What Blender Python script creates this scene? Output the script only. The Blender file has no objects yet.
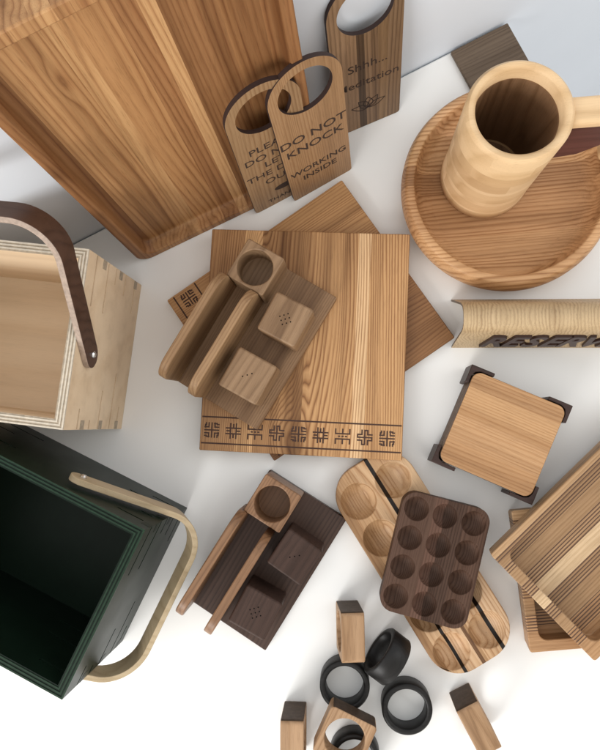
import bpy, bmesh, math, random
from mathutils import Vector, Matrix
import numpy as np
random.seed(4)
PI = math.pi
R = math.radians

# ------------------------------------------------------------------ camera
F, NAD, H = 650.0, (345.0, 425.0), 0.6        # focal length (px of a 600x750 frame), where straight down falls, height
n = Vector(((NAD[0]-300)/F, -(NAD[1]-375)/F, -1)).normalized()
ROT = n.rotation_difference(Vector((0, 0, -1))).to_matrix()
CAM = Vector((0, 0, H))
scene = bpy.context.scene
cam = bpy.data.cameras.new('camera')
cam.sensor_fit = 'HORIZONTAL'
cam.sensor_width = 36
cam.lens = F/600*36
cam.clip_start = 0.01
cam.clip_end = 50
camo = bpy.data.objects.new('camera', cam)
scene.collection.objects.link(camo)
camo.location = CAM
camo.rotation_euler = ROT.to_euler()
scene.camera = camo

# ------------------------------------------------------------------ world, light, exposure
world = bpy.data.worlds.new('World')
scene.world = world
world.use_nodes = True
world.node_tree.nodes['Background'].inputs[0].default_value = (1.0, 0.97, 0.925, 1)
world.node_tree.nodes['Background'].inputs[1].default_value = 0.92


def area(name, loc, target, size, sizey, power, col):
    l = bpy.data.lights.new(name, 'AREA')
    l.shape = 'RECTANGLE'
    l.size = size
    l.size_y = sizey
    l.energy = power
    l.color = col
    o = bpy.data.objects.new(name, l)
    scene.collection.objects.link(o)
    o.location = loc
    o.rotation_euler = (Vector(target)-Vector(loc)).to_track_quat('-Z', 'Y').to_euler()
    return o


area('window_light', (-0.66, -0.98, 0.64), (-0.02, 0.0, 0), 0.6, 0.5, 9.8, (1.0, 0.99, 0.975))
area('side_window_light', (1.25, 0.35, 0.95), (0, 0.0, 0), 0.8, 0.8, 3.2, (0.92, 0.96, 1.0))
scene.view_settings.view_transform = 'Standard'
scene.view_settings.look = 'None'
scene.view_settings.exposure = 0.22
scene.view_settings.gamma = 1.0


# ------------------------------------------------------------------ helpers
def at(u, v, z=0.0):
    d = ROT @ Vector(((u-300)/F, -(v-375)/F, -1))
    return CAM + d*((z-H)/d.z)


def tag(o, label=None, cat=None, group=None, kind=None):
    for k, v in (('label', label), ('category', cat), ('group', group), ('kind', kind)):
        if v:
            o[k] = v
    return o


def thing(name, label, cat, loc=(0, 0, 0), rotz=0.0, group=None, matrix=None):
    o = bpy.data.objects.new(name, None)
    o.empty_display_size = 0.02
    scene.collection.objects.link(o)
    if matrix is not None:
        o.matrix_world = matrix
    else:
        o.location = loc
        o.rotation_euler = (0, 0, rotz)
    return tag(o, label, cat, group)


def link(name, bm, mats, parent=None, bevel=0.0, seg=2, angle=35, loc=None, rotz=None):
    bmesh.ops.recalc_face_normals(bm, faces=bm.faces)
    me = bpy.data.meshes.new(name)
    for f in bm.faces:
        f.smooth = True
    bm.to_mesh(me)
    bm.free()
    me.set_sharp_from_angle(angle=R(angle))
    for m in (mats if isinstance(mats, (list, tuple)) else [mats]):
        me.materials.append(m)
    o = bpy.data.objects.new(name, me)
    scene.collection.objects.link(o)
    o.parent = parent
    if loc is not None:
        o.location = loc
    if rotz is not None:
        o.rotation_euler = (0, 0, rotz)
    if bevel:
        b = o.modifiers.new('bevel', 'BEVEL')
        b.width = bevel
        b.segments = seg
        b.limit_method = 'ANGLE'
        b.angle_limit = R(angle)
    return o


def prism(bm, pts, z0, z1, mi=0):
    lo = [bm.verts.new((x, y, z0)) for x, y in pts]
    hi = [bm.verts.new((x, y, z1)) for x, y in pts]
    k = len(pts)
    fs = [bm.faces.new(lo[::-1]), bm.faces.new(hi)]
    for i in range(k):
        fs.append(bm.faces.new((lo[i], lo[(i+1) % k], hi[(i+1) % k], hi[i])))
    for f in fs:
        f.material_index = mi
    return bm


def box(bm, x0, x1, y0, y1, z0, z1, mi=0, M=None):
    vs = [bm.verts.new((x, y, z)) for z in (z0, z1) for x, y in ((x0, y0), (x1, y0), (x1, y1), (x0, y1))]
    if M is not None:
        for v in vs:
            v.co = M @ v.co
    for q in ((3, 2, 1, 0), (4, 5, 6, 7), (0, 1, 5, 4), (1, 2, 6, 5), (2, 3, 7, 6), (3, 0, 4, 7)):
        bm.faces.new([vs[i] for i in q]).material_index = mi
    return vs


def rrect(x0, x1, y0, y1, r, k=7):
    pts = []
    for cx, cy, a in ((x1-r, y1-r, 0), (x0+r, y1-r, 90), (x0+r, y0+r, 180), (x1-r, y0+r, 270)):
        for i in range(k+1):
            t = R(a+90*i/k)
            pts.append((cx+r*math.cos(t), cy+r*math.sin(t)))
    return pts


def circ(cx, cy, r, k=48):
    return [(cx+r*math.cos(2*PI*i/k), cy+r*math.sin(2*PI*i/k)) for i in range(k)]


def lathe(bm, prof, k=96, M=None):
    rings = []
    for r, z in prof:
        if r < 1e-6:
            rings.append([bm.verts.new((0, 0, z))])
        else:
            rings.append([bm.verts.new((r*math.cos(2*PI*i/k), r*math.sin(2*PI*i/k), z)) for i in range(k)])
    for a, b in zip(rings, rings[1:]):
        if len(a) == 1 and len(b) == 1:
            continue
        for i in range(k):
            j = (i+1) % k
            if len(a) == 1:
                bm.faces.new((a[0], b[i], b[j]))
            elif len(b) == 1:
                bm.faces.new((a[i], a[j], b[0]))
            else:
                bm.faces.new((a[i], a[j], b[j], b[i]))
    if M is not None:
        for v in bm.verts:
            v.co = M @ v.co
    return bm


def hole_plate(bm, outer, inner, z0, z1):
    """plate with a hole: outer and inner are matching loops"""
    k = len(outer)
    L = [[bm.verts.new((x, y, z)) for x, y in loop] for loop in (outer, inner) for z in (z0, z1)]
    o0, o1, i0, i1 = L
    for a in range(k):
        b = (a+1) % k
        bm.faces.new((o0[a], o0[b], o1[b], o1[a]))
        bm.faces.new((i0[b], i0[a], i1[a], i1[b]))
        bm.faces.new((o1[a], o1[b], i1[b], i1[a]))
        bm.faces.new((o0[b], o0[a], i0[a], i0[b]))


def star_loops(poly, c, r, k=72):
    """outer loop = poly seen from c, inner loop = circle r at c, sampled at the same angles"""
    angs = [2*PI*i/k for i in range(k)] + [math.atan2(y-c[1], x-c[0]) % (2*PI) for x, y in poly]
    angs = sorted(set(round(a, 4) for a in angs))
    out, inn = [], []
    for a in angs:
        d = (math.cos(a), math.sin(a))
        best = None
        for i in range(len(poly)):
            p, q = poly[i], poly[(i+1) % len(poly)]
            ex, ey = q[0]-p[0], q[1]-p[1]
            den = d[0]*ey-d[1]*ex
            if abs(den) < 1e-12:
                continue
            px, py = p[0]-c[0], p[1]-c[1]
            t = (px*ey-py*ex)/den
            s = (px*d[1]-py*d[0])/den
            if t > 0 and -1e-4 <= s <= 1.0001:
                if best is None or t > best:
                    best = t
        out.append((c[0]+d[0]*best, c[1]+d[1]*best))
        inn.append((c[0]+d[0]*r, c[1]+d[1]*r))
    return out, inn


def cut(o, bm):
    """subtract a closed mesh from o for good"""
    bmesh.ops.recalc_face_normals(bm, faces=bm.faces)
    me = bpy.data.meshes.new('tmp')
    bm.to_mesh(me)
    bm.free()
    for p in me.polygons:
        p.use_smooth = True
    c = bpy.data.objects.new('tmp', me)
    scene.collection.objects.link(c)
    c.matrix_world = Matrix.Identity(4)
    par, mw = o.parent, o.matrix_basis.copy()
    o.parent = None
    o.matrix_basis = Matrix.Identity(4)
    bev = [(m.width, m.segments, m.angle_limit) for m in o.modifiers]
    o.modifiers.clear()
    m = o.modifiers.new('b', 'BOOLEAN')
    m.operation = 'DIFFERENCE'
    m.solver = 'EXACT'
    m.object = c
    dg = bpy.context.evaluated_depsgraph_get()
    dg.update()
    new = bpy.data.meshes.new_from_object(o.evaluated_get(dg))
    o.modifiers.clear()
    for p in new.polygons:
        p.use_smooth = True
    new.set_sharp_from_angle(angle=R(35))
    o.data = new
    bpy.data.objects.remove(c)
    o.parent = par
    o.matrix_basis = mw
    for w, s, a in bev:
        b = o.modifiers.new('bevel', 'BEVEL')
        b.width, b.segments, b.limit_method, b.angle_limit = w, s, 'ANGLE', a
    return o


def text_mesh(body, size, depth, shear=0.0, bold=0.0, align='CENTER'):
    cu = bpy.data.curves.new('t', 'FONT')
    cu.body = body
    cu.size = size
    cu.extrude = depth
    cu.shear = shear
    cu.offset = bold
    cu.align_x = align
    cu.align_y = 'CENTER'
    cu.resolution_u = 3
    t = bpy.data.objects.new('t', cu)
    scene.collection.objects.link(t)
    dg = bpy.context.evaluated_depsgraph_get()
    dg.update()
    me = bpy.data.meshes.new_from_object(t.evaluated_get(dg))
    bpy.data.objects.remove(t)
    bm = bmesh.new()
    bm.from_mesh(me)
    return bm


def merge(bm, other, M):
    for v in other.verts:
        v.co = M @ v.co
    me = bpy.data.meshes.new('m')
    other.to_mesh(me)
    other.free()
    bm.from_mesh(me)
    bpy.data.meshes.remove(me)


def copy_tree(o, parent=None):
    c = o.copy()
    scene.collection.objects.link(c)
    c.parent = parent
    for ch in list(o.children):
        copy_tree(ch, c)
    return c


# ------------------------------------------------------------------ materials
class NT:
    def __init__(s, name):
        s.m = bpy.data.materials.new(name)
        s.m.use_nodes = True
        s.t = s.m.node_tree
        s.bsdf = s.t.nodes['Principled BSDF']

    def n(s, kind, **kw):
        nd = s.t.nodes.new(kind)
        for k, v in kw.items():
            setattr(nd, k, v)
        return nd

    def l(s, a, b):
        s.t.links.new(a, b)

    def math(s, op, a, b=None, c=None):
        nd = s.n('ShaderNodeMath', operation=op)
        for i, v in enumerate((a, b, c)):
            if v is None:
                continue
            if isinstance(v, (int, float)):
                nd.inputs[i].default_value = v
            else:
                s.l(v, nd.inputs[i])
        return nd.outputs[0]

    def vmath(s, op, a, b):
        nd = s.n('ShaderNodeVectorMath', operation=op)
        for i, v in enumerate((a, b)):
            if isinstance(v, (tuple, list)):
                nd.inputs[i].default_value = v
            else:
                s.l(v, nd.inputs[i])
        return nd.outputs[0]

    def noise(s, vec, scale=1.0, detail=2.0, rough=0.5):
        nd = s.n('ShaderNodeTexNoise')
        s.l(vec, nd.inputs['Vector'])
        nd.inputs['Scale'].default_value = scale
        nd.inputs['Detail'].default_value = detail
        nd.inputs['Roughness'].default_value = rough
        return nd.outputs['Fac']

    def ramp(s, fac, stops, interp='LINEAR'):
        nd = s.n('ShaderNodeValToRGB')
        cr = nd.color_ramp
        cr.interpolation = interp
        while len(cr.elements) > 1:
            cr.elements.remove(cr.elements[-1])
        cr.elements[0].position = stops[0][0]
        for i, (p, c) in enumerate(stops):
            e = cr.elements[0] if i == 0 else cr.elements.new(p)
            e.color = (*c, 1) if len(c) == 3 else c
        s.l(fac, nd.inputs[0])
        return nd.outputs[0]

    def mix(s, fac, a, b, mode='MIX'):
        nd = s.n('ShaderNodeMix', data_type='RGBA', blend_type=mode)
        nd.clamp_result = False
        for i, v in ((0, fac), (6, a), (7, b)):
            if isinstance(v, (int, float)):
                nd.inputs[i].default_value = v
            elif isinstance(v, (tuple, list)):
                nd.inputs[i].default_value = (*v, 1)
            else:
                s.l(v, nd.inputs[i])
        return nd.outputs[2]


def wood(name, light, mid, dark, grain='X', strip_axis='Y', span=(-.1, .1), strips=None, rings=12.0, straight=120.0,
         contrast=1.0, rough=0.5, zones=None, pitch=0.0026, line_col=(0.05, 0.022, 0.012), seed=0.0, fibre=1.0, sat=0.0,
         spec=0.35, big=0.25, gain=0.74, knots=(), staves=None, strips2=None):
    """sawn timber: growth rings that wander, fibres and pores drawn out along the grain, glued staves of their own tint"""
    t = NT(name)
    tc = t.n('ShaderNodeTexCoord')
    info = t.n('ShaderNodeObjectInfo')
    raw = tc.outputs['Object']
    rnd = t.math('MULTIPLY', info.outputs['Random'], 7.0)
    off = t.n('ShaderNodeCombineXYZ')
    t.l(rnd, off.inputs[0])
    t.l(t.math('MULTIPLY', rnd, 1.7), off.inputs[2])
    off.inputs[1].default_value = seed
    sep = t.n('ShaderNodeSeparateXYZ')
    t.l(raw, sep.inputs[0])
    across = sep.outputs[strip_axis]
    tint = None
    vec = t.vmath('ADD', raw, off.outputs[0])
    if strips:
        mr = t.n('ShaderNodeMapRange')
        t.l(across, mr.inputs[0])
        mr.inputs[1].default_value, mr.inputs[2].default_value = span
        tint = t.ramp(mr.outputs[0], strips, 'CONSTANT')
        if strips2:
            tint = t.mix(t.math('LESS_THAN', sep.outputs[0], 0.0), tint, t.ramp(mr.outputs[0], strips2, 'CONSTANT'))
        wn = t.n('ShaderNodeTexWhiteNoise', noise_dimensions='3D')
        t.l(t.vmath('MULTIPLY', tint, (37.0, 91.0, 13.0)), wn.inputs['Vector'])
        vec = t.vmath('ADD', vec, t.vmath('MULTIPLY', wn.outputs['Color'], (3.0, 3.0, 3.0)))

    def sc(a, b):
        return {'X': (a, b, b), 'Y': (b, a, b), 'Z': (b, b, a)}[grain]
    warp = t.noise(t.vmath('MULTIPLY', vec, sc(2.6, 17)), 1.0, 1.0, 0.4)
    fine = t.noise(t.vmath('MULTIPLY', vec, sc(9, 90)), 1.0, 3.0, 0.6)
    sp2 = t.n('ShaderNodeSeparateXYZ')
    t.l(vec, sp2.inputs[0])
    ax = {'X': 'Y', 'Y': 'X', 'Z': 'X'}[grain]
    lin = t.math('ADD', t.math('MULTIPLY', sp2.outputs[ax], straight*1.7), t.math('MULTIPLY', sp2.outputs['Z' if grain != 'Z' else 'Y'], straight*.45))
    fld = t.math('ADD', t.math('ADD', t.math('MULTIPLY', warp, rings*1.5), lin), t.math('MULTIPLY', fine, 0.4))
    slow = t.noise(t.vmath('MULTIPLY', vec, sc(1.0, 75)), 1.0, 1.0, 0.4)
    fld = t.math('ADD', fld, t.math('MULTIPLY', slow, straight*.018))
    if knots:
        s3 = t.n('ShaderNodeSeparateXYZ')
        t.l(raw, s3.inputs[0])
        for kx, ky, rx, ry, amp in knots:
            dx = t.math('POWER', t.math('ABSOLUTE', t.math('DIVIDE', t.math('SUBTRACT', s3.outputs[0], kx), rx)), 2.0)
            dy = t.math('POWER', t.math('ABSOLUTE', t.math('DIVIDE', t.math('SUBTRACT', s3.outputs[1], ky), ry)), 2.0)
            bump_ = t.math('EXPONENT', t.math('MULTIPLY', t.math('ADD', dx, dy), -1.0))
            fld = t.math('ADD', fld, t.math('MULTIPLY', bump_, amp))
    saw = t.math('FRACT', fld)
    dk = tuple(a+(b-a)*contrast for a, b in zip(mid, dark))
    ringc = t.ramp(saw, [(0.0, tuple(a*.5+b*.5 for a, b in zip(light, mid))), (0.18, light), (0.5, tuple(a*.7+b*.3 for a, b in zip(light, mid))), (0.72, mid),
                         (0.84, tuple(a*.35+b*.65 for a, b in zip(mid, dk))), (0.92, mid), (1.0, tuple(a*.5+b*.5 for a, b in zip(light, mid)))])
    msk = t.noise(t.vmath('MULTIPLY', vec, sc(3.0, 55)), 1.0, 2.0, 0.5)
    msk = t.ramp(msk, [(0.30, (.25, .25, .25)), (0.55, (1, 1, 1))])
    base_c = tuple(a*.8+b*.2 for a, b in zip(light, mid))
    ringc = t.mix(msk, base_c, ringc)
    # broad tone
    tone = t.noise(t.vmath('MULTIPLY', vec, sc(2.4, 62)), 1.0, 3.0, 0.55)
    tonec = t.ramp(tone, [(0.28, (1-big*1.3, 1-big*1.5, 1-big*1.7)), (0.48, (1, 1, 1)), (0.70, (1+big*.5, 1+big*.57, 1+big*.65))])
    col = t.mix(1.0, ringc, tonec, 'MULTIPLY')
    fib = t.noise(t.vmath('MULTIPLY', vec, sc(60, 1500)), 1.0, 3.0, 0.65)
    fibc = t.ramp(fib, [(0.28, (1-.42*fibre, 1-.46*fibre, 1-.5*fibre)), (0.45, (1-.06*fibre,)*3), (0.62, (1.0,)*3), (0.8, (1+.06*fibre,)*3)])
    col = t.mix(0.75, col, t.mix(1.0, col, fibc, 'MULTIPLY'))
    if staves:
        s4 = t.n('ShaderNodeSeparateXYZ')
        t.l(raw, s4.inputs[0])
        lay = t.math('FLOOR', t.math('DIVIDE', s4.outputs[2], staves[1]))
        an = t.math('MULTIPLY', t.math('ARCTAN2', s4.outputs[1], s4.outputs[0]), staves[0]/(2*PI))
        cell = t.math('FLOOR', t.math('ADD', an, t.math('MULTIPLY', lay, .43)))
        cb = t.n('ShaderNodeCombineXYZ')
        t.l(lay, cb.inputs[0])
        t.l(cell, cb.inputs[1])
        w2 = t.n('ShaderNodeTexWhiteNoise', noise_dimensions='3D')
        t.l(cb.outputs[0], w2.inputs['Vector'])
        col = t.mix(1.0, col, t.ramp(w2.outputs['Value'], [(0, (.80, .74, .66)), (.2, (.93, .91, .87)), (.6, (1.0, 1.0, .98)), (1, (1.05, 1.05, 1.05))]), 'MULTIPLY')
    if tint is not None:
        col = t.mix(1.0, col, tint, 'MULTIPLY')
    if zones:
        mr = t.n('ShaderNodeMapRange')
        t.l(across, mr.inputs[0])
        mr.inputs[1].default_value, mr.inputs[2].default_value = span
        zs = [(0.0, (0, 0, 0))]
        for a, b in zones:
            zs += [(a, (1, 1, 1)), (b, (0, 0, 0))]
        zm = t.ramp(mr.outputs[0], zs, 'CONSTANT')
        fr = t.math('FRACT', t.math('DIVIDE', across, pitch))
        ln = t.math('LESS_THAN', fr, 0.42)
        col = t.mix(t.math('MULTIPLY', ln, zm), col, line_col)
    col = t.mix(1.0, col, (gain*1.06, gain*.99, gain*.93), 'MULTIPLY')
    t.l(col, t.bsdf.inputs['Base Color'])
    rr = t.math('ADD', t.math('MULTIPLY', fib, 0.2), rough-0.1)
    t.l(rr, t.bsdf.inputs['Roughness'])
    t.bsdf.inputs['Specular IOR Level'].default_value = spec
    bp = t.n('ShaderNodeBump')
    bp.inputs['Strength'].default_value = 0.35
    bp.inputs['Distance'].default_value = 0.00025
    t.l(fib, bp.inputs['Height'])
    t.l(bp.outputs[0], t.bsdf.inputs['Normal'])
    return t.m


def plain(name, col, rough=0.5, metal=0.0, var=0.12, scale=60.0, bump=0.0, spec=0.5, coat=0.0):
    t = NT(name)
    tc = t.n('ShaderNodeTexCoord')
    f = t.noise(tc.outputs['Object'], scale, 4.0, 0.6)
    c = t.ramp(f, [(0.3, tuple(x*(1-var) for x in col)), (0.7, tuple(min(1, x*(1+var)) for x in col))])
    t.l(c, t.bsdf.inputs['Base Color'])
    g = t.noise(tc.outputs['Object'], scale*.4, 3.0, 0.6)
    t.l(t.math('ADD', t.math('MULTIPLY', g, 0.18), rough-0.09), t.bsdf.inputs['Roughness'])
    t.bsdf.inputs['Metallic'].default_value = metal
    t.bsdf.inputs['Specular IOR Level'].default_value = spec
    t.bsdf.inputs['Coat Weight'].default_value = coat
    if bump:
        b = t.n('ShaderNodeBump')
        b.inputs['Strength'].default_value = 0.4
        b.inputs['Distance'].default_value = bump
        t.l(t.noise(tc.outputs['Object'], scale*9, 3.0, 0.6), b.inputs['Height'])
        t.l(b.outputs[0], t.bsdf.inputs['Normal'])
    return t.m


HL, HM, HD = (0.63, 0.405, 0.21), (0.39, 0.21, 0.092), (0.155, 0.070, 0.027)      # honey ash
WL, WM, WD = (0.090, 0.052, 0.038), (0.058, 0.031, 0.022), (0.026, 0.014, 0.010)  # walnut
OL, OM, OD = (0.34, 0.215, 0.12), (0.26, 0.155, 0.082), (0.15, 0.083, 0.041)     # oiled oak


def st(*a):
    return [(p, ((v*r)**1.35, (v*g)**1.35, (v*b)**1.35)) for p, v, r, g, b in a]


M_boardA = wood('ash_board_wood', HL, HM, HD, gain=.84, knots=[(.090, -.016, .062, .021, 12.0), (-.07, -.045, .03, .012, 4.0), (.085, -.030, .03, .01, 3.0)], span=(-.09, .09), rings=8, straight=230, contrast=.95, big=.34,
                strips=st((0, .76, 1, .93, .86), (.17, 1.08, 1, 1, .97), (.26, .78, 1, .93, .84), (.50, .98, 1, .96, .9), (.75, 1.25, 1, 1.08, 1.18), (.81, 1.02, 1, .97, .92)))
M_boardB = wood('ash_board_wood_brown', (.50, .29, .135), (.37, .19, .08), (.2, .09, .035), span=(-.09, .09), rings=9, straight=190, big=.35,
                strips=st((0, 1.12, 1, 1.02, 1), (.34, .68, 1, .93, .88), (.42, .86, 1, .95, .9), (.7, .74, 1, .93, .88)))
M_tray = wood('serving_tray_wood', (.60, .345, .165), (.47, .24, .105), (.26, .115, .047), grain='Y', strip_axis='X', span=(0, .192), gain=.66, knots=[(.043, .237, .005, .018, 1.2)], rings=5, straight=120, contrast=.9, big=.35,
              strips=st((0, .80, 1, .92, .84), (.09, .98, 1, 1, .95), (.28, 1.12, 1, 1.04, 1.02), (.34, .95, 1, .97, .9), (.47, .80, 1, .92, .84), (.55, 1.16, 1, 1.05, 1.05),
                        (.60, .78, 1, .93, .86), (.77, .92, 1, .95, .88), (.81, .68, 1, .9, .8), (.9, .82, 1, .92, .84)))
M_tag1 = wood('door_hanger_ash', (.40, .265, .145), (.32, .195, .10), (.2, .11, .05), grain='Y', strip_axis='X', rings=7, straight=160, contrast=.7)
M_tag2 = wood('door_hanger_oak', (.44, .28, .15), (.36, .21, .105), (.24, .13, .06), grain='Y', strip_axis='X', rings=3, straight=260, contrast=.5)
M_tag3 = wood('door_hanger_walnut', (.33, .215, .125), (.23, .142, .077), (.09, .05, .027), grain='Y', strip_axis='X', rings=4, straight=150, contrast=.9,
              span=(0, .062), strips=st((0, 1.15, 1, 1, 1), (.36, .45, 1, .95, .9), (.47, .95, 1, 1, 1), (.58, .75, 1, .97, .94), (.66, 1.0, 1, 1, .95), (.8, .85, 1, 1, 1)))
M_oak = wood('oiled_oak_wood', OL, OM, OD, rings=5, straight=230, contrast=.7, big=.3)
M_oakcube = wood('oiled_oak_block_wood', (.40, .265, .155), (.32, .205, .115), (.22, .13, .07), gain=.7, grain='X', rings=9, straight=70, contrast=.6, big=.3)
M_oakface = wood('oiled_oak_wall_wood', (.44, .285, .155), (.35, .215, .112), OD, rings=4, straight=200, contrast=.5, big=.2)
M_walnut = wood('walnut_wood', WL, WM, WD, rings=6, straight=150, contrast=.8, big=.3, rough=.42)
M_walnutlt = wood('walnut_sapwood', (.33, .19, .105), (.26, .145, .078), (.13, .07, .038), rings=4, straight=160, contrast=.7, rough=.42)
M_walnutblk = wood('walnut_block_wood', (.072, .043, .034), (.058, .035, .028), (.035, .021, .016), rings=4, straight=120, contrast=.5, rough=.55, spec=.2)
M_walnutegg = wood('walnut_egg_wood', (.105, .063, .046), (.074, .042, .030), (.034, .019, .013), rings=5, straight=260, contrast=.9, rough=.58,
                   span=(-.0365, .0365), strips=st((0, 1.15, 1, 1, 1), (.36, 1.35, 1, .97, .98), (.5, .9, 1, 1, 1), (.72, 1.2, 1, 1, 1)), spec=.15)
M_eggash = wood('striped_ash_wood', (.56, .39, .235), (.46, .285, .15), (.26, .13, .06), rings=15, straight=140, contrast=.9, big=.25,
                span=(-.036, .040), strips=st((0, .72, 1, .9, .78), (.10, 1.1, 1, 1, 1), (.245, .05, 1, .8, .7), (.285, 1.12, 1, 1.02, 1.06), (.47, .42, 1, .82, .68), (.515, .82, 1, .92, .82),
                                              (.55, 1.1, 1, 1, 1), (.745, .05, 1, .8, .7), (.79, 1.1, 1, 1.03, 1.08)), gain=.84,
                strips2=st((0, .72, 1, .9, .78), (.12, .98, 1, .96, .9), (.35, 1.1, 1, 1, 1), (.545, .05, 1, .8, .7), (.59, .9, 1, .96, .9), (.72, 1.12, 1, 1.02, 1.04)))
M_bowl = wood('bowl_ash_wood', gain=.98, light=(.60, .385, .215), mid=(.42, .235, .11), dark=(.22, .105, .045), grain='X', rings=6, straight=150, contrast=.75, big=.25,
              span=(-.095, .095), strips=st((0, 1.0, 1, .98, .94), (.3, .9, 1, .95, .9), (.52, .75, 1, .93, .87), (.62, 1.0, 1, 1, .97), (.8, 1.08, 1, 1, 1)))
M_mug = wood('mug_ash_wood', gain=.98, staves=(3, .0155), light=(.70, .53, .34), mid=(.62, .45, .27), dark=(.50, .34, .19), grain='X', strip_axis='Z', span=(0, .125), rings=.6,
             straight=30, contrast=.4, big=.04, fibre=.4, strips=st((0, .86, 1, .96, .9), (.1, 1.04, 1, 1, 1), (.3, .96, 1, .98, .95), (.45, 1.04, 1, 1.01, 1.02), (.62, .9, 1, .96, .9), (.74, 1.04, 1, 1.0, .98)))
M_mugdark = wood('mug_heartwood', (.14, .055, .05), (.11, .042, .038), (.06, .022, .02), rings=3, straight=120, contrast=.5, fibre=.6)
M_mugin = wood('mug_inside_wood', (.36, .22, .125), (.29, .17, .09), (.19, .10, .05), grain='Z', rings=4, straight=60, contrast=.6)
M_coaster = wood('beech_coaster_wood', gain=.84, light=(.56, .35, .185), mid=(.48, .28, .135), dark=(.32, .165, .07), rings=5, straight=190, contrast=.6, big=.2,
                 span=(-.042, .042), strips=st((0, .95, 1, .97, .93), (.25, 1.05, 1, 1, 1), (.52, .9, 1, .96, .9), (.6, 1.03, 1, 1, .98), (.82, .96, 1, .98, .95)))
M_coasteredge = plain('coaster_edge_stack', (.11, .068, .042), .6, var=.3, scale=200)
M_dark = wood('dark_stained_wood', (.052, .026, .021), (.04, .020, .016), (.022, .011, .009), rings=3, straight=150, contrast=.5, rough=.45)
M_kzone = wood('striped_tray_wood', (.50, .335, .20), (.40, .255, .14), (.27, .155, .075), rings=4, straight=200, contrast=.5, big=.2, span=(0, .119), pitch=.0025, line_col=(.11, .058, .035), gain=.84,
               zones=[(.145, .255), (.375, .47), (.585, .68), (.80, .86), (.90, .935)],
               strips=st((0, 1.0, 1, .93, .84), (.25, .86, 1, .97, .9), (.47, 1.28, 1, 1.1, 1.16), (.585, .95, 1, .98, .93), (.68, .86, 1, .97, .9), (.93, 1.05, 1, 1, .96)))
M_veneer = wood('bent_veneer', (.60, .47, .29), (.47, .345, .20), (.29, .19, .10), gain=.84, grain='Y', strip_axis='X', rings=5, straight=190, contrast=.7, big=.15)
M_veneeredge = plain('veneer_edge', (.15, .12, .09), .6)
M_burn = plain('burnt_engraving', (.050, .020, .011), .75, var=.3, scale=400)
M_burn2 = plain('burnt_lettering', (.035, .018, .012), .8, var=.2, scale=400)
M_laser = plain('laser_cut_edge', (.030, .013, .010), .7)
M_hole = plain('drilled_hole', (.004, .003, .003), .9, spec=.1)
M_black = wood('black_stained_ash', (.015, .0148, .0152), (.010, .0099, .0101), (.005, .0049, .005), rings=4, straight=190, contrast=.8, rough=.42, spec=.28, fibre=1.2)
M_ringoak = wood('napkin_ring_oak', (.50, .33, .195), (.40, .25, .135), (.26, .145, .07), grain='Y', strip_axis='X', rings=5, straight=170, contrast=.8)
M_ringshade = plain('napkin_ring_shade_side', (.070, .046, .031), .55, var=.3, scale=200, spec=.2)  # shade on one side of the square rings, painted as dark brown
M_ply = wood('birch_plywood', (.72, .60, .44), (.67, .54, .38), (.56, .42, .27), rings=1.5, straight=12, contrast=.2, big=.08, fibre=.3, rough=.55, gain=.98)
M_plyedge = plain('plywood_edge_light', (.56, .49, .39), .6, var=.15, scale=300)
M_plyedged = plain('plywood_edge_brown', (.36, .29, .21), .65, var=.25, scale=300)
M_green = plain('green_black_painted_plywood', (.0060, .0135, .0078), .36, var=.15, scale=40, spec=.13)
M_greenedge = plain('green_painted_edge', (.012, .030, .016), .4, var=.2, scale=200, spec=.2)
M_greenedged = plain('green_painted_edge_dark', (.004, .011, .006), .45, var=.2, scale=200, spec=.15)
M_ashhandle = wood('bent_ash_wood', (.62, .52, .35), (.56, .46, .30), (.44, .34, .20), rings=3, straight=60, contrast=.5, big=.1, fibre=.6)
M_walhandle = wood('bent_walnut_wood', (.105, .055, .036), (.08, .04, .026), (.045, .022, .015), rings=3, straight=60, contrast=.7, rough=.45)
M_plyedge2 = plain('handle_ply_edge', (.33, .245, .19), .6, var=.25, scale=300)
M_steel = plain('steel_bolt', (.75, .75, .74), .25, metal=1.0, var=.05)
M_darkboard = wood('dark_oak_board', (.19, .145, .105), (.15, .11, .077), (.09, .064, .044), rings=7, straight=160, contrast=.8, big=.25)

# table, wall, floor
def surf(name, col, rough, var=.03, scale=6, bump=0.0):
    return plain(name, col, rough, var=var, scale=scale, bump=bump, spec=.4)


M_table = surf('white_table', (.88, .88, .865), .42, .012, 5, .00006)
M_wall = surf('pale_blue_grey_wall', (.73, .775, .835), .8, .02, 4, .0003)
M_floor = surf('grey_floor', (.5, .52, .55), .6)

# ------------------------------------------------------------------ the setting
wa, wb = at(75, 242), at(448, 52)
wang = math.atan2(wb.y-wa.y, wb.x-wa.x)
WD_ = Vector((math.cos(wang), math.sin(wang), 0))
WN_ = Vector((-WD_.y, WD_.x, 0))
tc0 = at(506, 22)           # back right corner of the table
bm = bmesh.new()            # table local frame: x along the wall, y away from it
box(bm, -1.3, 0, -1.1, -.0015, -.035, 0)
tbl = link('table', bm, M_table, None, bevel=.0015, loc=tc0, rotz=wang)
tag(tbl, kind='structure')
bm = bmesh.new()
box(bm, -1.8, 1.6, 0, .06, -.74, 1.5)
tag(link('wall', bm, M_wall, None, loc=tc0, rotz=wang), kind='structure')
bm = bmesh.new()
box(bm, -1.8, 1.6, -2.2, 0, -.78, -.741)
tag(link('floor', bm, M_floor, None, loc=tc0, rotz=wang), kind='structure')

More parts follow.
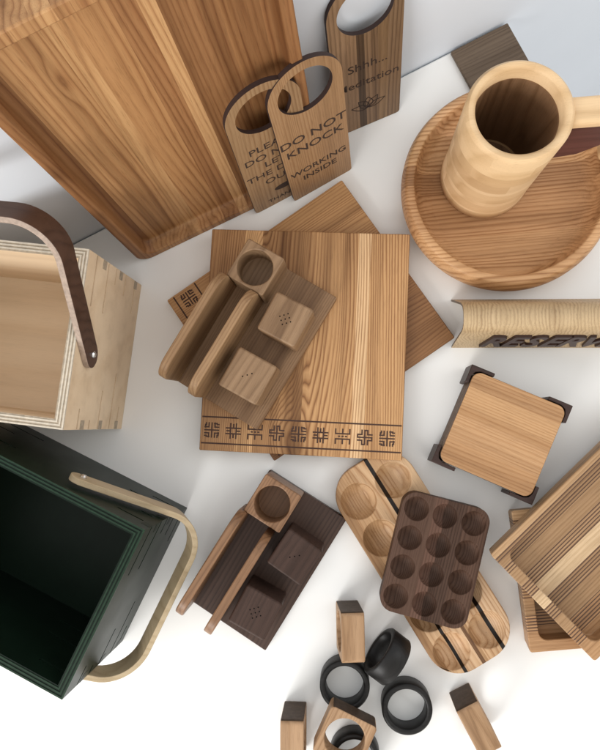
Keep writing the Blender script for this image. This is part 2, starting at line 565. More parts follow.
# dark board lying on the back corner of the table
t = thing('wooden_board', 'dark grey-brown oak board lying flat in the back corner of the table behind the mug', 'board', tc0, wang)
bm = bmesh.new()
Lb = (tc0-at(449, 52)).length
prism(bm, rrect(-Lb, -.001, -.10, -.003, .001, 2), .0003, .004)
link('panel', bm, M_darkboard, t, bevel=.0006)


# ------------------------------------------------------------------ cutting boards
def glyph(k):
    def rot4(ch):
        out = []
        for a, b, c, d in ch:
            p = [(a-4, b-4), (c-4, d-4)]
            for q in range(4):
                out.append((p[0][0]+4, p[0][1]+4, p[1][0]+4, p[1][1]+4))
                p = [(-y, x) for x, y in p]
        return out
    if k == 0:
        return rot4([(4, 4, 4, 0.3), (2.4, .3, 2.4, 2.4), (2.4, 2.4, .3, 2.4), (1, .3, 1, 1.2), (5.4, .5, 6.8, .5)])
    if k == 1:
        return [(2.5, .2, 2.5, 7.8), (5.5, .2, 5.5, 7.8), (.2, 2.5, 7.8, 2.5), (.2, 5.5, 7.8, 5.5), (4, .6, 4, 2.5), (4, 5.5, 4, 7.4), (.6, 4, 2.5, 4), (5.5, 4, 7.4, 4)]
    if k == 2:
        return [(.3, 2.6, 7.7, 2.6), (.3, .3, .3, 2.6), (4, .3, 4, 2.6), (7.7, .3, 7.7, 2.6), (.3, 5.4, 7.7, 5.4), (.3, 5.4, .3, 7.7), (4, 5.4, 4, 7.7), (7.7, 5.4, 7.7, 7.7),
                (2, 4, 2.4, 4), (3.8, 4, 4.2, 4), (5.6, 4, 6, 4)]
    return rot4([(4, 4, 4, .3), (4, .3, 5.5, .3), (5.5, .3, 5.5, 2.5), (5.5, 2.5, 7.7, 2.5)])


def cutting_board(label, c, ang, L, W, z0, z1, mat):
    t = thing('cutting_board', label, 'cutting board', (c[0], c[1], z0), ang, 'ash cutting boards with an engraved border')
    bm = bmesh.new()
    prism(bm, rrect(-L/2, L/2, -W/2, W/2, .0012, 3), 0, z1-z0)
    link('board', bm, mat, t, bevel=.0007)
    h = z1-z0
    bm = bmesh.new()
    for d in (.0067, .0303):
        box(bm, L/2-d-.0007, L/2-d+.0007, -W/2+.0012, W/2-.0012, h-.0005, h+.00006)
    s, w = .0135, .00065
    for i in range(9):
        yc, xc = -W/2+.0105+i*.0196, L/2-.0185
        for j, (a, b, cc, d) in enumerate(glyph(i % 4)):
            x0, x1 = sorted((xc+(b-4)/8*s, xc+(d-4)/8*s))
            y0, y1 = sorted((yc+(a-4)/8*s, yc+(cc-4)/8*s))
            box(bm, x0-w, x1+w, y0-w, y1+w, h-.0005, h+.00003+.000004*j)
    link('engraved_border', bm, M_burn, t)
    return t


cutting_board('lower brown cutting board turned askew, only its corners showing', (-.0333, .0974), R(-145.6), .198, .180, 0, .0095, M_boardB)
cutting_board('upper honey-coloured cutting board with a full row of engraved symbols', (-.0360, .0745), R(-92.6), .203, .181, .0097, .0195, M_boardA)


# ------------------------------------------------------------------ condiment and napkin holders
def cube_shaker(parent, x0, x1, y0, y1, h, mat, holes, rot, name='shaker'):
    pass


def holder(label, origin, ang, z0, W, mats, yshift, shakers, x2=.0367):
    base_m, block_m, wall_m, cube_m = mats
    t = thing('napkin_holder', label, 'napkin holder', (origin[0], origin[1], z0), ang, 'napkin holders with a cup and two shakers')
    L, bz = .137, .0095
    bm = bmesh.new()
    prism(bm, rrect(0, L, 0, W, .0012, 3), 0, bz)
    b = link('base', bm, base_m, t, bevel=.0007)
    ys = yshift
    # cup block
    bm = bmesh.new()
    prism(bm, rrect(0, .0365, .0015+ys, .0375+ys, .0015, 3), bz+.0002, .046)
    o = link('cup_block', bm, block_m, t, bevel=.0009)
    bm = bmesh.new()
    prism(bm, circ(.019, .0195+ys, .0153, 64), .018, .07)
    cut(o, bm)
    # two upright walls, round at the top corners
    for k, y0 in enumerate((-.002, .0265)):
        pts = [(.0367 if k == 0 else x2, bz+.0002), (L, bz+.0002)]
        r = .017
        zt = .062 if k or x2 > .04 else .064
        for i in range(9):
            a = R(90*i/8)
            pts.append((L+.001-r+r*math.cos(a), zt-r+r*math.sin(a)))
        x0 = pts[0][0]
        for i in range(9):
            a = R(90+90*i/8)
            pts.append((x0+r+r*math.cos(a), zt-r+r*math.sin(a)))
        bm = bmesh.new()
        lo = [bm.verts.new((x, y0+ys, z)) for x, z in pts]
        hi = [bm.verts.new((x, y0+ys+.0075, z)) for x, z in pts]
        bm.faces.new(lo)
        bm.faces.new(hi[::-1])
        for i in range(len(pts)):
            j = (i+1) % len(pts)
            bm.faces.new((lo[j], lo[i], hi[i], hi[j]))
        link('napkin_wall', bm, wall_m, t, bevel=.0012, seg=3, angle=50)
    Mw = Matrix.Translation(Vector((origin[0], origin[1], z0))) @ Matrix.Rotation(ang, 4, 'Z')
    for cx, cy, s, h, rot, holes, lab in shakers:
        p = Mw @ Vector((cx, cy, bz+.0003))
        c = thing('shaker', lab, 'shaker', p, ang+rot, 'cube shakers in the napkin holders')
        bm = bmesh.new()
        prism(bm, rrect(-s/2, s/2, -s/2, s/2, .0022, 4), 0, h)
        link('body', bm, cube_m, c, bevel=.0016, seg=3)
        bm = bmesh.new()
        if holes == 9:
            sp = [(i*.0036, j*.0036) for i in (-1, 0, 1) for j in (-1, 0, 1)]
            sp = [((a-b)*.7, (a+b)*.7) for a, b in sp] if rot > 0 else sp
        else:
            sp = [(-.0005, i*.0036) for i in (-1, 0, 1)]
            sp = [((a-b)*.8, (a+b)*.8) for a, b in sp]
        for a, b_ in sp:
            prism(bm, circ(a, b_, .00062, 10), h-.002, h+.00006)
        link('shaker_hole', bm, M_hole, c)
    return t


an2 = R(-121.9)
holder('dark walnut napkin holder standing directly on the white table', (-.0683, -.0405), an2, 0, .082,
       (M_walnut, M_walnutlt, M_walnutlt, M_walnutblk), 0.0,
       [(.0455, .0590, .0345, .038, R(-2), 3, 'dark shaker with three holes nearest the cup in the walnut napkin holder'),
        (.1020, .0555, .0345, .038, R(4), 9, 'dark shaker with nine holes at the far end of the walnut napkin holder')], x2=.043)
an1 = R(-121.05)
yd = Vector((-math.sin(an1), math.cos(an1)))
xd = Vector((math.cos(an1), math.sin(an1)))
corner = Vector((-.0094, .1086))
o1 = corner-yd*.084-xd*.005
holder('light oak napkin holder standing on the big cutting board', (o1.x, o1.y), an1, .0197, .084,
       (M_oak, M_oakcube, M_oakface, M_oakcube), -.004,
       [(.0435, .0605, .0355, .037, R(3), 9, 'light oak shaker with nine holes beside the cup on the big cutting board'),
        (.1000, .0580, .0365, .037, R(2), 3, 'light oak shaker with three holes in the holder on the big cutting board')])


# ------------------------------------------------------------------ things leaning at the wall
def lean_matrix(bl, br, tilt, z0=0.0, roll=0.0):
    a, b = at(*bl, z0), at(*br, z0)
    x = (b-a).normalized()
    nn = Vector((-x.y, x.x, 0))
    up = Vector((0, 0, 1))*math.cos(tilt)+nn*math.sin(tilt)
    zc = x.cross(up)
    if roll:
        x, up = x*math.cos(roll)-up*math.sin(roll), up*math.cos(roll)+x*math.sin(roll)
    M = Matrix.Identity(4)
    for i in range(3):
        M[i][0], M[i][1], M[i][2], M[i][3] = x[i], up[i], zc[i], a[i]
    return M, (b-a).length


# serving tray
M, Lw = lean_matrix((141.5, 263), (318, 178), R(5.5))
t = thing('serving_tray', 'large brown serving tray with a raised rim leaning against the wall', 'serving tray', matrix=M)
W_, L_ = .191, .300
bm = bmesh.new()
lev = [(-.0190, 0, .014), (0, 0, .014), (0, .0085, .012), (-.002, .009, .012), (-.006, .0096, .012), (-.0105, .0102, .012), (-.0121, .0110, .0115), (-.0128, .0125, .010), (-.013, .0145, .009)]
loops = []
for z, ins, rr_ in lev:
    loops.append([bm.verts.new((x, y, z)) for x, y in rrect(ins, W_-ins, ins, L_-ins*1.15, rr_, 8)])
bm.faces.new(loops[0])
bm.faces.new(loops[-1])
for a, b in zip(loops, loops[1:]):
    for i in range(len(a)):
        j = (i+1) % len(a)
        bm.faces.new((a[j], a[i], b[i], b[j]))
link('tray_body', bm, M_tray, t, bevel=.0012, angle=40)


def hanger(label, bl, br, tilt, mat, lines, roll=0.0, deco=None, width=.062, xoff=0.0, z0=.0005, bold=.00004):
    M, _ = lean_matrix(bl, br, tilt, z0, roll)
    M = M @ Matrix.Translation((xoff, 0, 0))
    t = thing('door_hanger', label, 'door hanger', matrix=M, group='wooden door hangers leaning by the wall')
    w, top, r = width, .175, width/2
    cy = top-r
    pts = rrect(0, w, 0, top, .003, 3)
    pts = [p for p in pts if p[1] < cy]
    arc = [(w/2+r*math.cos(R(a)), cy+r*math.sin(R(a))) for a in range(0, 181, 6)]
    # rrect runs counter-clockwise from top right; keep the bottom corners only
    bot = sorted([p for p in pts if p[0] < w/2], key=lambda p: -p[1])+sorted([p for p in pts if p[0] >= w/2], key=lambda p: p[1])
    poly = arc+bot
    out, inn = star_loops(poly, (w/2, cy), .0228)
    bm = bmesh.new()
    hole_plate(bm, out, inn, -.004, 0)
    for f in bm.faces:
        f.normal_update()
        f.material_index = 1 if abs(f.normal.z) < .5 else 0
    link('plate', bm, [mat, M_laser], t)
    for body, size, x, y, wide in lines:
        bm = bmesh.new()
        merge(bm, text_mesh(body, size, .00008, bold=bold), Matrix.Translation((x, y, .00005)) @ Matrix.Diagonal((wide, 1, 1, 1)))
        link('lettering', bm, M_burn2, t)
    if deco:
        bm = bmesh.new()
        deco(bm)
        link('emblem', bm, M_burn2, t)
    return t


def stroke(bm, pts, w, z0=-.0002, z1=.00012):
    for (x0, y0), (x1, y1) in zip(pts, pts[1:]):
        d = Vector((x1-x0, y1-y0))
        if d.length < 1e-7:
            continue
        a = math.atan2(d.y, d.x)
        box(bm, -w*.3, d.length+w*.3, -w/2, w/2, z0, z1, M=Matrix.Translation((x0, y0, 0)) @ Matrix.Rotation(a, 4, 'Z'))


def lotus(bm):
    cx, cy = .031, .027
    for ang, ln, wd in ((90, .0145, .0046), (54, .0155, .0040), (126, .0155, .0040), (20, .0170, .0034), (160, .0170, .0034)):
        for sgn in (-1, 1):
            pts = []
            for i in range(11):
                q = i/10
                u, v = ln*q, sgn*wd*math.sin(PI*q**.8)
                a = R(ang)
                pts.append((cx+u*math.cos(a)-v*math.sin(a), cy+u*math.sin(a)+v*math.cos(a)))
            stroke(bm, pts, .0009)


def cat_mark(bm):
    # small dark oval emblem, half hidden by the neighbour
    prism(bm, [(.034+.0105*math.cos(2*PI*i/28), .027+.0042*math.sin(2*PI*i/28)) for i in range(28)], -.0002, .00012)


hanger('door hanger with PLEASE DO NOT text half hidden behind another hanger', (256.4, 213.9), (300.4, 190.4), R(5.7), M_tag1,
       [('PLEASE', .0115, .031, .1000, 1.15), ('DO NOT', .0115, .031, .0870, 1.15), ('LET', .0115, .031, .0740, 1.15), ('THE DOG', .0115, .031, .0600, 1.15), ('OUT', .0115, .031, .0460, 1.15),
        ('THANKS', .0075, .031, .0105, 1.1)], roll=R(1.6), deco=cat_mark)
hanger('light door hanger reading DO NOT KNOCK WORKING INSIDE', (294.5, 201.5), (350.5, 169.5), R(7.6), M_tag2,
       [('DO NOT', .0130, .031, .0905, 1.17), ('KNOCK', .0130, .031, .0755, 1.15), ('WORKING', .0103, .031, .0425, 1.10), ('INSIDE', .0103, .031, .0305, 1.12)], roll=R(.5), bold=.00012)
hanger('dark striped door hanger reading Shhh Meditation with a lotus flower', (340.5, 136), (398.5, 111.5), R(8), M_tag3,
       [('Shhh...', .0125, .0315, .085, 1.1), ('Meditation', .0120, .0315, .064, 1.1)], roll=R(0), deco=lotus, xoff=-.002)

# ------------------------------------------------------------------ bowl and mug
bc = at(509.5, 182.5, .036)
t = thing('round_bowl', 'wide shallow round ash bowl with a mug standing in it', 'bowl', (bc.x, bc.y, 0), R(4))
bm = bmesh.new()
lathe(bm, [(0, .0), (.078, 0), (.083, .002), (.089, .009), (.0925, .018), (.0925, .026), (.0905, .0335), (.0892, .036), (.0880, .0368), (.0832, .0368), (.0822, .0362),
           (.0815, .031), (.0800, .022), (.0772, .015), (.072, .0112), (.064, .0100), (.0635, .0098), (0, .0098)], 144)
link('bowl', bm, M_bowl, t, angle=60)

mc = at(483.5, 176.5, .011)
rim = at(524, 120.5, .138)
t = thing('beer_mug', 'tall pale wooden mug with a light and dark wood handle standing in the bowl', 'mug', (mc.x, mc.y, .0100), R(3))
hh = .127
bm = bmesh.new()
r0 = .0393
prof = [(0, 0), (r0-.002, 0), (r0, .002), (r0, .012), (r0-.0006, .0135), (r0-.0004, .07), (r0, hh-.003), (r0-.0025, hh), (r0-.005, hh), (r0-.0075, hh-.0025), (r0-.0078, .010), (r0-.012, .006), (0, .006)]
dr = Vector((rim.x-mc.x, rim.y-mc.y))
lathe(bm, prof, 96)
link('cup', bm, [M_mug], t, angle=50)
for f in t.children[0].data.polygons:
    pass
# dark-wood lining deep in the mug
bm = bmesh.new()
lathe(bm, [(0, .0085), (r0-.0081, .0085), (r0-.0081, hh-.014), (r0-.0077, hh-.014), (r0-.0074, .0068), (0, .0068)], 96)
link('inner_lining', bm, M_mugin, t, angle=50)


def yprism(bm, pts, y0, y1):
    lo = [bm.verts.new((x, y0, z)) for x, z in pts]
    hi = [bm.verts.new((x, y1, z)) for x, z in pts]
    bm.faces.new(lo)
    bm.faces.new(hi[::-1])
    for i in range(len(pts)):
        j = (i+1) % len(pts)
        bm.faces.new((lo[j], lo[i], hi[i], hi[j]))


bm = bmesh.new()
ho = [(.0370, .121), (.074, .121), (.088, .116), (.095, .104), (.095, .052), (.091, .044), (.085, .044), (.082, .052),
      (.082, .098), (.078, .106), (.069, .1105), (.0370, .1105)]
yprism(bm, ho, -.0105, .0105)
link('handle', bm, M_mug, t, bevel=.003, seg=3)
bm = bmesh.new()
yprism(bm, [(.0388, .1102), (.069, .1102), (.0775, .1055), (.0815, .097), (.0815, .082), (.062, .060), (.0388, .054)], -.0092, .0092)
link('handle_inlay', bm, M_mugdark, t, bevel=.001)

# ------------------------------------------------------------------ RESERVED sign
s0 = at(451.5, 347.8)
t = thing('reserved_sign', 'bent wood veneer table sign with dark RESERVED letters', 'sign', (s0.x, s0.y, 0), R(-.3))
LS = .21
prof = [(0, 0), (.0068, .052), (.0085, .058), (.0125, .062), (.018, .0632), (.024, .062), (.029, .058), (.0325, .050), (.0448, 0)]
th = .0018
inner = []
for i, (y, z) in enumerate(prof):
    a = prof[max(0, i-1)]
    b = prof[min(len(prof)-1, i+1)]
    d = Vector((b[0]-a[0], b[1]-a[1])).normalized()
    nx, nz = d.y, -d.x
    inner.append((y+nx*th, max(0.0, z+nz*th)))
bm = bmesh.new()
loop = prof+inner[::-1]
kk = len(prof)
va = [bm.verts.new((0, y, z)) for y, z in loop]
vb = [bm.verts.new((LS, y, z)) for y, z in loop]
N = len(loop)
for i in range(N):
    j = (i+1) % N
    bm.faces.new((va[i], va[j], vb[j], vb[i]))
for i in range(kk-1):
    for V in (va, vb):
        bm.faces.new((V[i], V[i+1], V[N-2-i], V[N-1-i])).material_index = 1
link('bent_panel', bm, [M_veneer, M_veneeredge], t, angle=40)
bm = bmesh.new()
fr = Vector((0, .0068, .052)).normalized()
nf = Vector((0, -fr.z, fr.y))
letters = 'RESERVED'
Ml = Matrix.Identity(4)
for i in range(3):
    Ml[i][0], Ml[i][1], Ml[i][2] = (1, 0, 0)[i], fr[i], nf[i]
for i, ch in enumerate(letters):
    tm = text_mesh(ch, .043, .0013, shear=.28, bold=.0013)
    merge(bm, tm, Ml @ Matrix.Translation((.0300+i*.0165, .0270, .0012)) @ Matrix.Diagonal((.70, 1, 1, 1)))
link('lettering', bm, M_dark, t)

# ------------------------------------------------------------------ coaster set
ca = R(-23.3)
cpos = at(501.8, 433.9, .033)
t = thing('coaster_holder', 'dark square coaster holder with four L-shaped corner posts under the beech coasters', 'coaster holder', (cpos.x, cpos.y, 0), ca)
S = .0455
bm = bmesh.new()
prism(bm, rrect(-.041, .041, -.041, .041, .002, 2), 0, .004)
link('base', bm, M_dark, t, bevel=.0005)
for sx in (-1, 1):
    for sy in (-1, 1):
        bm = bmesh.new()
        a1, a2, w = .021, .016, .0033
        P = [(S, S), (S-a1, S), (S-a1, S-w), (S-w-.006, S-w), (S-w-.0018, S-w-.0018), (S-w, S-w-.006), (S-w, S-a2), (S, S-a2)]
        P = [(x*sx, y*sy) for x, y in P]
        if sx*sy < 0:
            P = P[::-1]
        prism(bm, P, .0042, .0335)
        link('corner_post', bm, M_dark, t, bevel=.0005)
hz = .0045
for k in range(5):
    c = thing('coaster', '', 'coaster', (cpos.x, cpos.y, hz+k*.0062), ca+R(random.uniform(-.5, .5)) if k < 4 else ca, 'stacked square beech coasters')
    c['label'] = ('topmost beech coaster of the stack in the dark corner-post holder' if k == 4 else
                  'hidden lower coaster seen only by its brown edge under the topmost coaster')
    bm = bmesh.new()
    s = .0414
    prism(bm, rrect(-s, s, -s, s, .0075, 6), 0, .0058)
    for f in bm.faces:
        f.normal_update()
        f.material_index = 1 if abs(f.normal.z) < .5 else 0
    link('disc', bm, [M_coaster, M_coasteredge], c, bevel=.0006)


# ------------------------------------------------------------------ egg trays
def egg_tray(label, c, ang, x0, x1, y0, y1, r, z0, z1, mat, dips, rd, depth):
    t = thing('egg_tray', label, 'egg tray', (c[0], c[1], z0), ang)
    bm = bmesh.new()
    prism(bm, rrect(x0, x1, y0, y1, r, 14), 0, z1-z0)
    o = link('tray', bm, mat, t, bevel=.0016, seg=3)
    h = z1-z0
    rs = (rd*rd+depth*depth)/(2*depth)
    bm = bmesh.new()
    for x, y in dips:
        b2 = bmesh.new()
        bmesh.ops.create_uvsphere(b2, u_segments=48, v_segments=32, radius=rs)
        merge(bm, b2, Matrix.Translation((x, y, h-depth+rs)))
    o2 = cut(o, bm)
    return t


dips = [(-.0745+.0374*i+.001, -.0180+.0358*j+.001) for i in range(5) for j in range(2)]
egg_tray('long rounded ash egg tray with dark stripes lying under the walnut one', (.0653, -.1205), R(-58), -.1015, .0985, -.036, .040, .028, 0, .0165, M_eggash, dips, .0160, .0125)
bm = None
dips = [(-.0378+.0252*i, -.0247+.0247*j) for i in range(4) for j in range(3)]
egg_tray('dark walnut egg tray with twelve round hollows', (.0757, -.1137), R(-104), -.0515, .0515, -.0375, .0375, .012, .0168, .0325, M_walnutegg, dips, .0104, .0098)


# ------------------------------------------------------------------ striped trays
def striped_tray(label, o0, ang, z0, h, L, W, seed):
    t = thing('striped_tray', label, 'tray', (o0[0], o0[1], z0), ang, 'rectangular trays of striped glued wood')
    bm = bmesh.new()
    # slightly flared body
    lo = rrect(.002, L-.002, .002, W-.002, .002, 2)
    hi = rrect(0, L, 0, W, .002, 2)
    a = [bm.verts.new((x, y, 0)) for x, y in lo]
    b = [bm.verts.new((x, y, h)) for x, y in hi]
    bm.faces.new(a[::-1])
    bm.faces.new(b)
    for i in range(len(a)):
        j = (i+1) % len(a)
        bm.faces.new((a[i], a[j], b[j], b[i]))
    o = link('tray', bm, M_kzone, t, bevel=.0008)
    bm = bmesh.new()
    prism(bm, rrect(.0095, L-.0095, .0095, W-.0095, .007, 6), h-.0145, h+.01)
    cut(o, bm)
    return t


k2 = at(512.5, 518.5, .022)
striped_tray('lower striped tray lying flat, mostly hidden under the other striped tray', (k2.x, k2.y-.1195), 0, 0, .022, .17, .1195, 1)
k2o = scene.objects['striped_tray']
k2b = at(530, 653.2, .022)
a2 = math.atan2(k2.y-k2b.y, k2.x-k2b.x)-PI/2
k2o.location = (k2b.x, k2b.y, 0)
k2o.rotation_euler = (0, 0, a2)
ka, kb = at(490.5, 555, .045), at(595, 662, .045)
ang = math.atan2(ka.y-kb.y, ka.x-kb.x)-PI/2
striped_tray('upper striped tray with a pale centre stripe resting on the lower one', (kb.x, kb.y), ang, .0223, .0225, .19, (ka-kb).length, 2)


# ------------------------------------------------------------------ napkin rings
def ring_mesh(bm, M=None):
    R_, r_, h_ = .0216, .0166, .0185
    lathe(bm, [(R_-.0008, 0), (R_, .0008), (R_, h_-.0012), (R_-.0012, h_), (r_+.001, h_), (r_, h_-.001), (r_, .0008), (r_+.0008, 0), (R_-.0008, 0)], 72, M)
    bmesh.ops.remove_doubles(bm, verts=bm.verts, dist=1e-6)
    return bm


def black_ring(label, u, v, flat=True, M=None):
    p = at(u, v, 0)
    t = thing('napkin_ring', label, 'napkin ring', matrix=M if M is not None else Matrix.Translation((p.x, p.y, .0002)), group='black round napkin rings')
    link('band', ring_mesh(bmesh.new()), M_black, t, angle=50)
    return t


black_ring('black round napkin ring lying flat touching the foot of an upright square oak ring', 344.7, 678.0)
black_ring('black round napkin ring lying flat, nearest to the striped egg tray and lone oak ring', 405.2, 700.5)
black_ring('black round napkin ring lying flat under the tilted square oak ring at the bottom edge', 354.5, 749.5)
ctr = at(387, 656, .022)
ax = at(378, 649, .022)-ctr
zc = Vector((-.78, .60, .12)).normalized()
xc = Vector((0, 0, 1)).cross(zc).normalized()
yc = zc.cross(xc)
M = Matrix.Identity(4)
c0 = ctr-zc*.00925
for i in range(3):
    M[i][0], M[i][1], M[i][2], M[i][3] = xc[i], yc[i], zc[i], c0[i]
black_ring('black round napkin ring standing on its edge between the two flat ones', 0, 0, M=M)


def square_ring(label, M):
    t = thing('square_napkin_ring', label, 'napkin ring', matrix=M, group='square oak napkin rings')
    s, r = .0207, .0168
    out, inn = star_loops(rrect(-s, s, -s, s, .0035, 5), (0, 0), r)
    bm = bmesh.new()
    hole_plate(bm, out, inn, -.0098, .0098)
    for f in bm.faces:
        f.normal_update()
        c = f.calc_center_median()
        f.material_index = 1 if (f.normal.y > .8 and abs(c.y) > s*.9) else 0  # only the +y outer side gets the painted shade
    link('band', bm, [M_ringoak, M_ringshade], t, bevel=.0008, seg=2, angle=50)
    return t


def upright(u, v, ang):
    """standing on one side: hole axis horizontal at heading ang; its shade-painted side (+y) faces away from that axis, level"""
    p = at(u, v, .0212)
    zc = Vector((math.cos(ang), math.sin(ang), 0))
    yc = Vector((-math.sin(ang), math.cos(ang), 0))
    xc = yc.cross(zc)
    M = Matrix.Identity(4)
    for i in range(3):
        M[i][0], M[i][1], M[i][2], M[i][3] = xc[i], yc[i], zc[i], p[i]
    return M


def upright_top(q1, q2, ang):
    """q1,q2: pixel ends of the near-camera edge of the shade-painted side at the top"""
    a = (at(*q1, .0414)+at(*q2, .0414))/2
    yc = Vector((-math.sin(ang), math.cos(ang), 0))
    c = a-yc*.0207
    p = Vector((c.x, c.y, .0209))
    zc = Vector((math.cos(ang), math.sin(ang), 0))
    xc = yc.cross(zc)
    M = Matrix.Identity(4)
    for i in range(3):
        M[i][0], M[i][1], M[i][2], M[i][3] = xc[i], yc[i], zc[i], p[i]
    return M


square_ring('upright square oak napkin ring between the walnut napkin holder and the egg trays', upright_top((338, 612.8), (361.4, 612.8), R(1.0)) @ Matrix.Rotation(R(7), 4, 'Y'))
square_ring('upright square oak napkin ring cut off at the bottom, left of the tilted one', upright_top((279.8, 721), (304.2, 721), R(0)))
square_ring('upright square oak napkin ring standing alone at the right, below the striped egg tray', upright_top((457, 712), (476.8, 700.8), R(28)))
# flat one on top of the black ring
p = (at(334, 706, .0385)+at(376, 727, .0385))/2
e = at(376, 727, .0385)-at(334, 706, .0385)
aa = math.atan2(e.y, e.x)
cc = p+Vector((math.sin(aa), -math.cos(aa), 0))*.0207
Mt = Matrix.Translation((cc.x, cc.y, .0289)) @ Matrix.Rotation(aa, 4, 'Z')
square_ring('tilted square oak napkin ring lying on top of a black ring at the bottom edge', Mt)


# ------------------------------------------------------------------ plywood boxes with bent handles
def sweep(pts, wdir, w, th, wsc):
    """flat strip: pts path, wdir width direction, th thickness across the path in its plane"""
    bm = bmesh.new()
    rows = []
    k = len(pts)
    for i, p in enumerate(pts):
        d = (pts[min(k-1, i+1)]-pts[max(0, i-1)]).normalized()
        nn = d.cross(wdir).normalized()
        rows.append([bm.verts.new(p+wdir*a*w/2*wsc[i]+nn*b*th/2) for a, b in ((-1, -1), (1, -1), (1, 1), (-1, 1))])
    for a, b in zip(rows, rows[1:]):
        for i in range(4):
            j = (i+1) % 4
            f = bm.faces.new((a[i], a[j], b[j], b[i]))
            f.material_index = 1 if i in (0, 2) and False else 0
            if i in (1, 3):
                f.material_index = 1
    bm.faces.new(rows[0][::-1])
    bm.faces.new(rows[-1])
    return bm


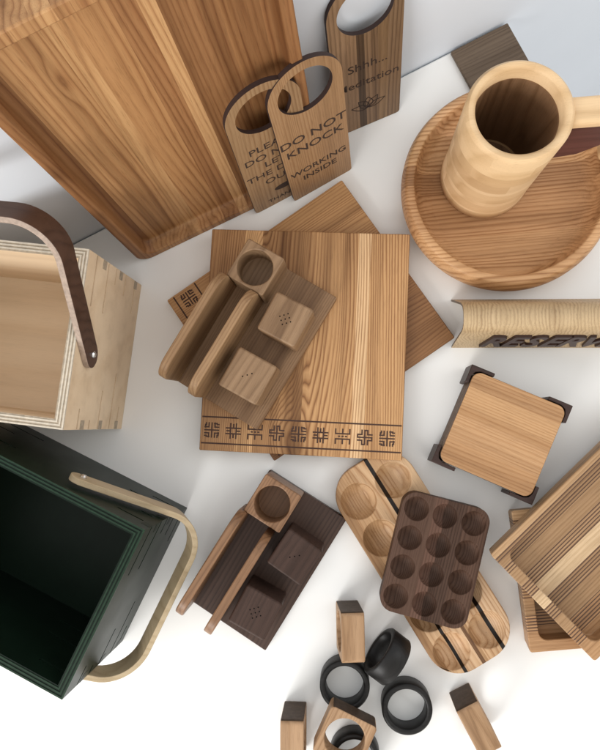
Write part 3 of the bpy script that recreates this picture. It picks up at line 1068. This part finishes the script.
def plybox(name, label, corner, ang, A, B, h, mats, handle, gaps=()):
    """corner: world xy of the outer corner; the box spans -A..0 in x and 0..B in y"""
    m_wall, m_e1, m_e2 = mats
    t = thing(name, label, 'box', (corner[0], corner[1], 0), ang, 'plywood boxes with bent wood handles')
    w = .0075
    bm = bmesh.new()
    box(bm, -A, 0, 0, B, .0003, h-.0016)
    o = link('body', bm, m_wall, t, bevel=.0005)
    bm = bmesh.new()
    box(bm, -A+w, -w, w, B-w, .006, h+.02)
    cut(o, bm)
    # saw kerfs of the finger joints, cut right through
    bm = bmesh.new()
    kf = .0012
    rr = random.Random(7)
    prs0 = [(.86, .046), (.66, .040), (.52, .012), (.34, .019), (.14, .032)]
    prs1 = [(.80, .020), (.62, .009), (.47, .034), (.26, .044), (.12, .024)]
    for side in ('x0', 'x1', 'y0', 'y1'):
        for end in (0, 1):
            for q, (zf, ln) in enumerate(prs1 if end == 0 else prs0):
                z = h*zf
                ln2 = ln*rr.uniform(.8, 1.2)
                if side in ('x0', 'x1'):
                    xs = (-A-.001, -A+w+.0005) if side == 'x0' else (-w-.0005, .001)
                    ys = (.0005, ln2) if end == 0 else (B-ln2, B-.0005)
                    box(bm, xs[0], xs[1], ys[0], ys[1], z-kf, z+kf)
                else:
                    ys = (-.001, w+.0005) if side == 'y0' else (B-w-.0005, B+.001)
                    xs = (-.010-ln2, -.0085) if end == 0 else (-A+.0085, -A+.010+ln2)
                    z += .0055
                    box(bm, xs[0], xs[1], ys[0], ys[1], z-kf, z+kf)
    cut(o, bm)
    # rim showing the plies as thin concentric lines
    bm = bmesh.new()
    nly = 6
    for i in range(nly):
        a, b = i*w/nly, (i+1)*w/nly
        zt = h-(0 if i % 2 == 0 else .0004)
        for (x0, x1, y0, y1) in ((-A+a, -a, a, b), (-A+a, -a, B-b, B-a), (-A+a, -A+b, b, B-b), (-b, -a, b, B-b)):
            box(bm, x0, x1, y0, y1, h-.0016, zt, 0 if i % 2 == 0 else 1)
    link('rim', bm, [m_e1, m_e2], t)
    # end-grain fingers at the corners
    for cx, sx in ((0, 1), (-A, -1)):
        for cy, sy in ((0, -1), (B, 1)):
            bm = bmesh.new()
            for k in range(3):
                z0 = h*(.10+.30*k)
                z1 = z0+h*.06
                e = .00015
                x0, x1 = sorted((cx+sx*e, cx-sx*.0005))
                yy = sorted((cy-sy*.0002, cy-sy*w))
                box(bm, x0, x1, yy[0], yy[1], z0, z1)
                z0 += h*.15
                z1 += h*.15
                y0, y1 = sorted((cy+sy*e, cy-sy*.0005))
                xx = sorted((cx-sx*.0002, cx-sx*w))
                box(bm, xx[0], xx[1], y0, y1, z0, z1)
            link('joint_fingers', bm, m_e2, t)
    for gx, gy in gaps:
        bm = bmesh.new()
        prism(bm, circ(gx, gy, .0019, 16), .0062, .0067)
        link('joint_gap', bm, M_laser, t)
    # handle
    axis, p0, p1, d, Lh, r, wd, hm, he = handle
    ud = (p1-p0).normalized()
    span = (p1-p0).length
    hw = wd/2
    caps = [hw*math.sin(R(x)) for x in (86, 72, 56, 38, 18)]
    path = [p0-d*(.001+c) for c in caps]
    for s in np.linspace(0, Lh-r, 8):
        path.append(p0+d*float(s))
    for i in range(1, 13):
        a = R(90*i/12)
        path.append(p0+d*(Lh-r)+ud*r+(d*math.sin(a)-ud*math.cos(a))*r)
    c2 = p1+d*(Lh-r)-ud*r
    for i in range(0, 13):
        a = R(90*i/12)
        path.append(c2+(d*math.cos(a)+ud*math.sin(a))*r)
    for s in np.linspace(Lh-r, 0, 8)[1:]:
        path.append(p1+d*float(s))
    path += [p1-d*(.001+c) for c in caps[::-1]]
    wsc = [math.cos(R(x)) for x in (86, 72, 56, 38, 18)]
    wsc = wsc+[1.0]*(len(path)-10)+wsc[::-1]
    wdir = ud.cross(d).normalized()
    bm = sweep(path, wdir, wd, .0048, wsc)
    hd = link('handle', bm, [hm, he], t, bevel=.0012, seg=2, angle=40)
    for p, s in ((p0, -1), (p1, 1)):
        bm = bmesh.new()
        q = ud.to_track_quat('Z', 'Y').to_matrix().to_4x4()
        lathe(bm, [(0, -.003), (.0028, -.003), (.0028, .0012), (.0018, .0024), (0, .0027)], 20)
        for v in bm.verts:
            v.co = p+ud*s*.0022+(q @ Vector((v.co.x, v.co.y, v.co.z*s)))
        link('bolt', bm, M_steel, t)
        bm = bmesh.new()
        lathe(bm, [(0, -.0002), (.0026, -.0002), (.0022, .0016), (0, .0022)], 20)
        for v in bm.verts:
            v.co = p-ud*s*(w+.0022)+(q @ Vector((v.co.x, v.co.y, -v.co.z*s)))
        link('nut', bm, M_steel, t)
    return t


h = .128
# natural box
ca_, cb_ = at(62.5, 430, h), at(89, 249, h)
ang = math.atan2(cb_.y-ca_.y, cb_.x-ca_.x)-PI/2
Bn = (cb_-ca_).length
An = .185
al = R(46.7)
d = Vector((0, math.cos(al), math.sin(al)))
plybox('plywood_box', 'pale birch plywood box with a dark bent handle', (ca_.x, ca_.y), ang, An, Bn, h, (M_ply, M_plyedge, M_plyedged),
       ('x', Vector((.0024, .060, .104)), Vector((-An-.0024, .060, .104)), d, .120, .030, .0203, M_walhandle, M_plyedge2), [(-.0095, .012), (-.030, .0095), (-.030, Bn-.0105), (-.070, Bn-.0105)])

# dark green box: corner at (62,700), right side runs up to (145,530)
ga, gb = at(62, 700, h), at(145, 530, h)
ang = math.atan2(gb.y-ga.y, gb.x-ga.x)-PI/2
Bg = (gb-ga).length
Ag = .185
plybox('painted_plywood_box', 'dark green painted plywood box with a pale bent ash handle laid outwards', (ga.x, ga.y), ang, Ag, Bg, h, (M_green, M_greenedge, M_greenedged),
       ('y', Vector((-.0660, Bg+.0055, .1063)), Vector((-.0660, -.0055, .1063)), Vector((math.cos(-.574), 0, math.sin(-.574))), .1104, .0315, .0175, M_ashhandle, M_ashhandle))
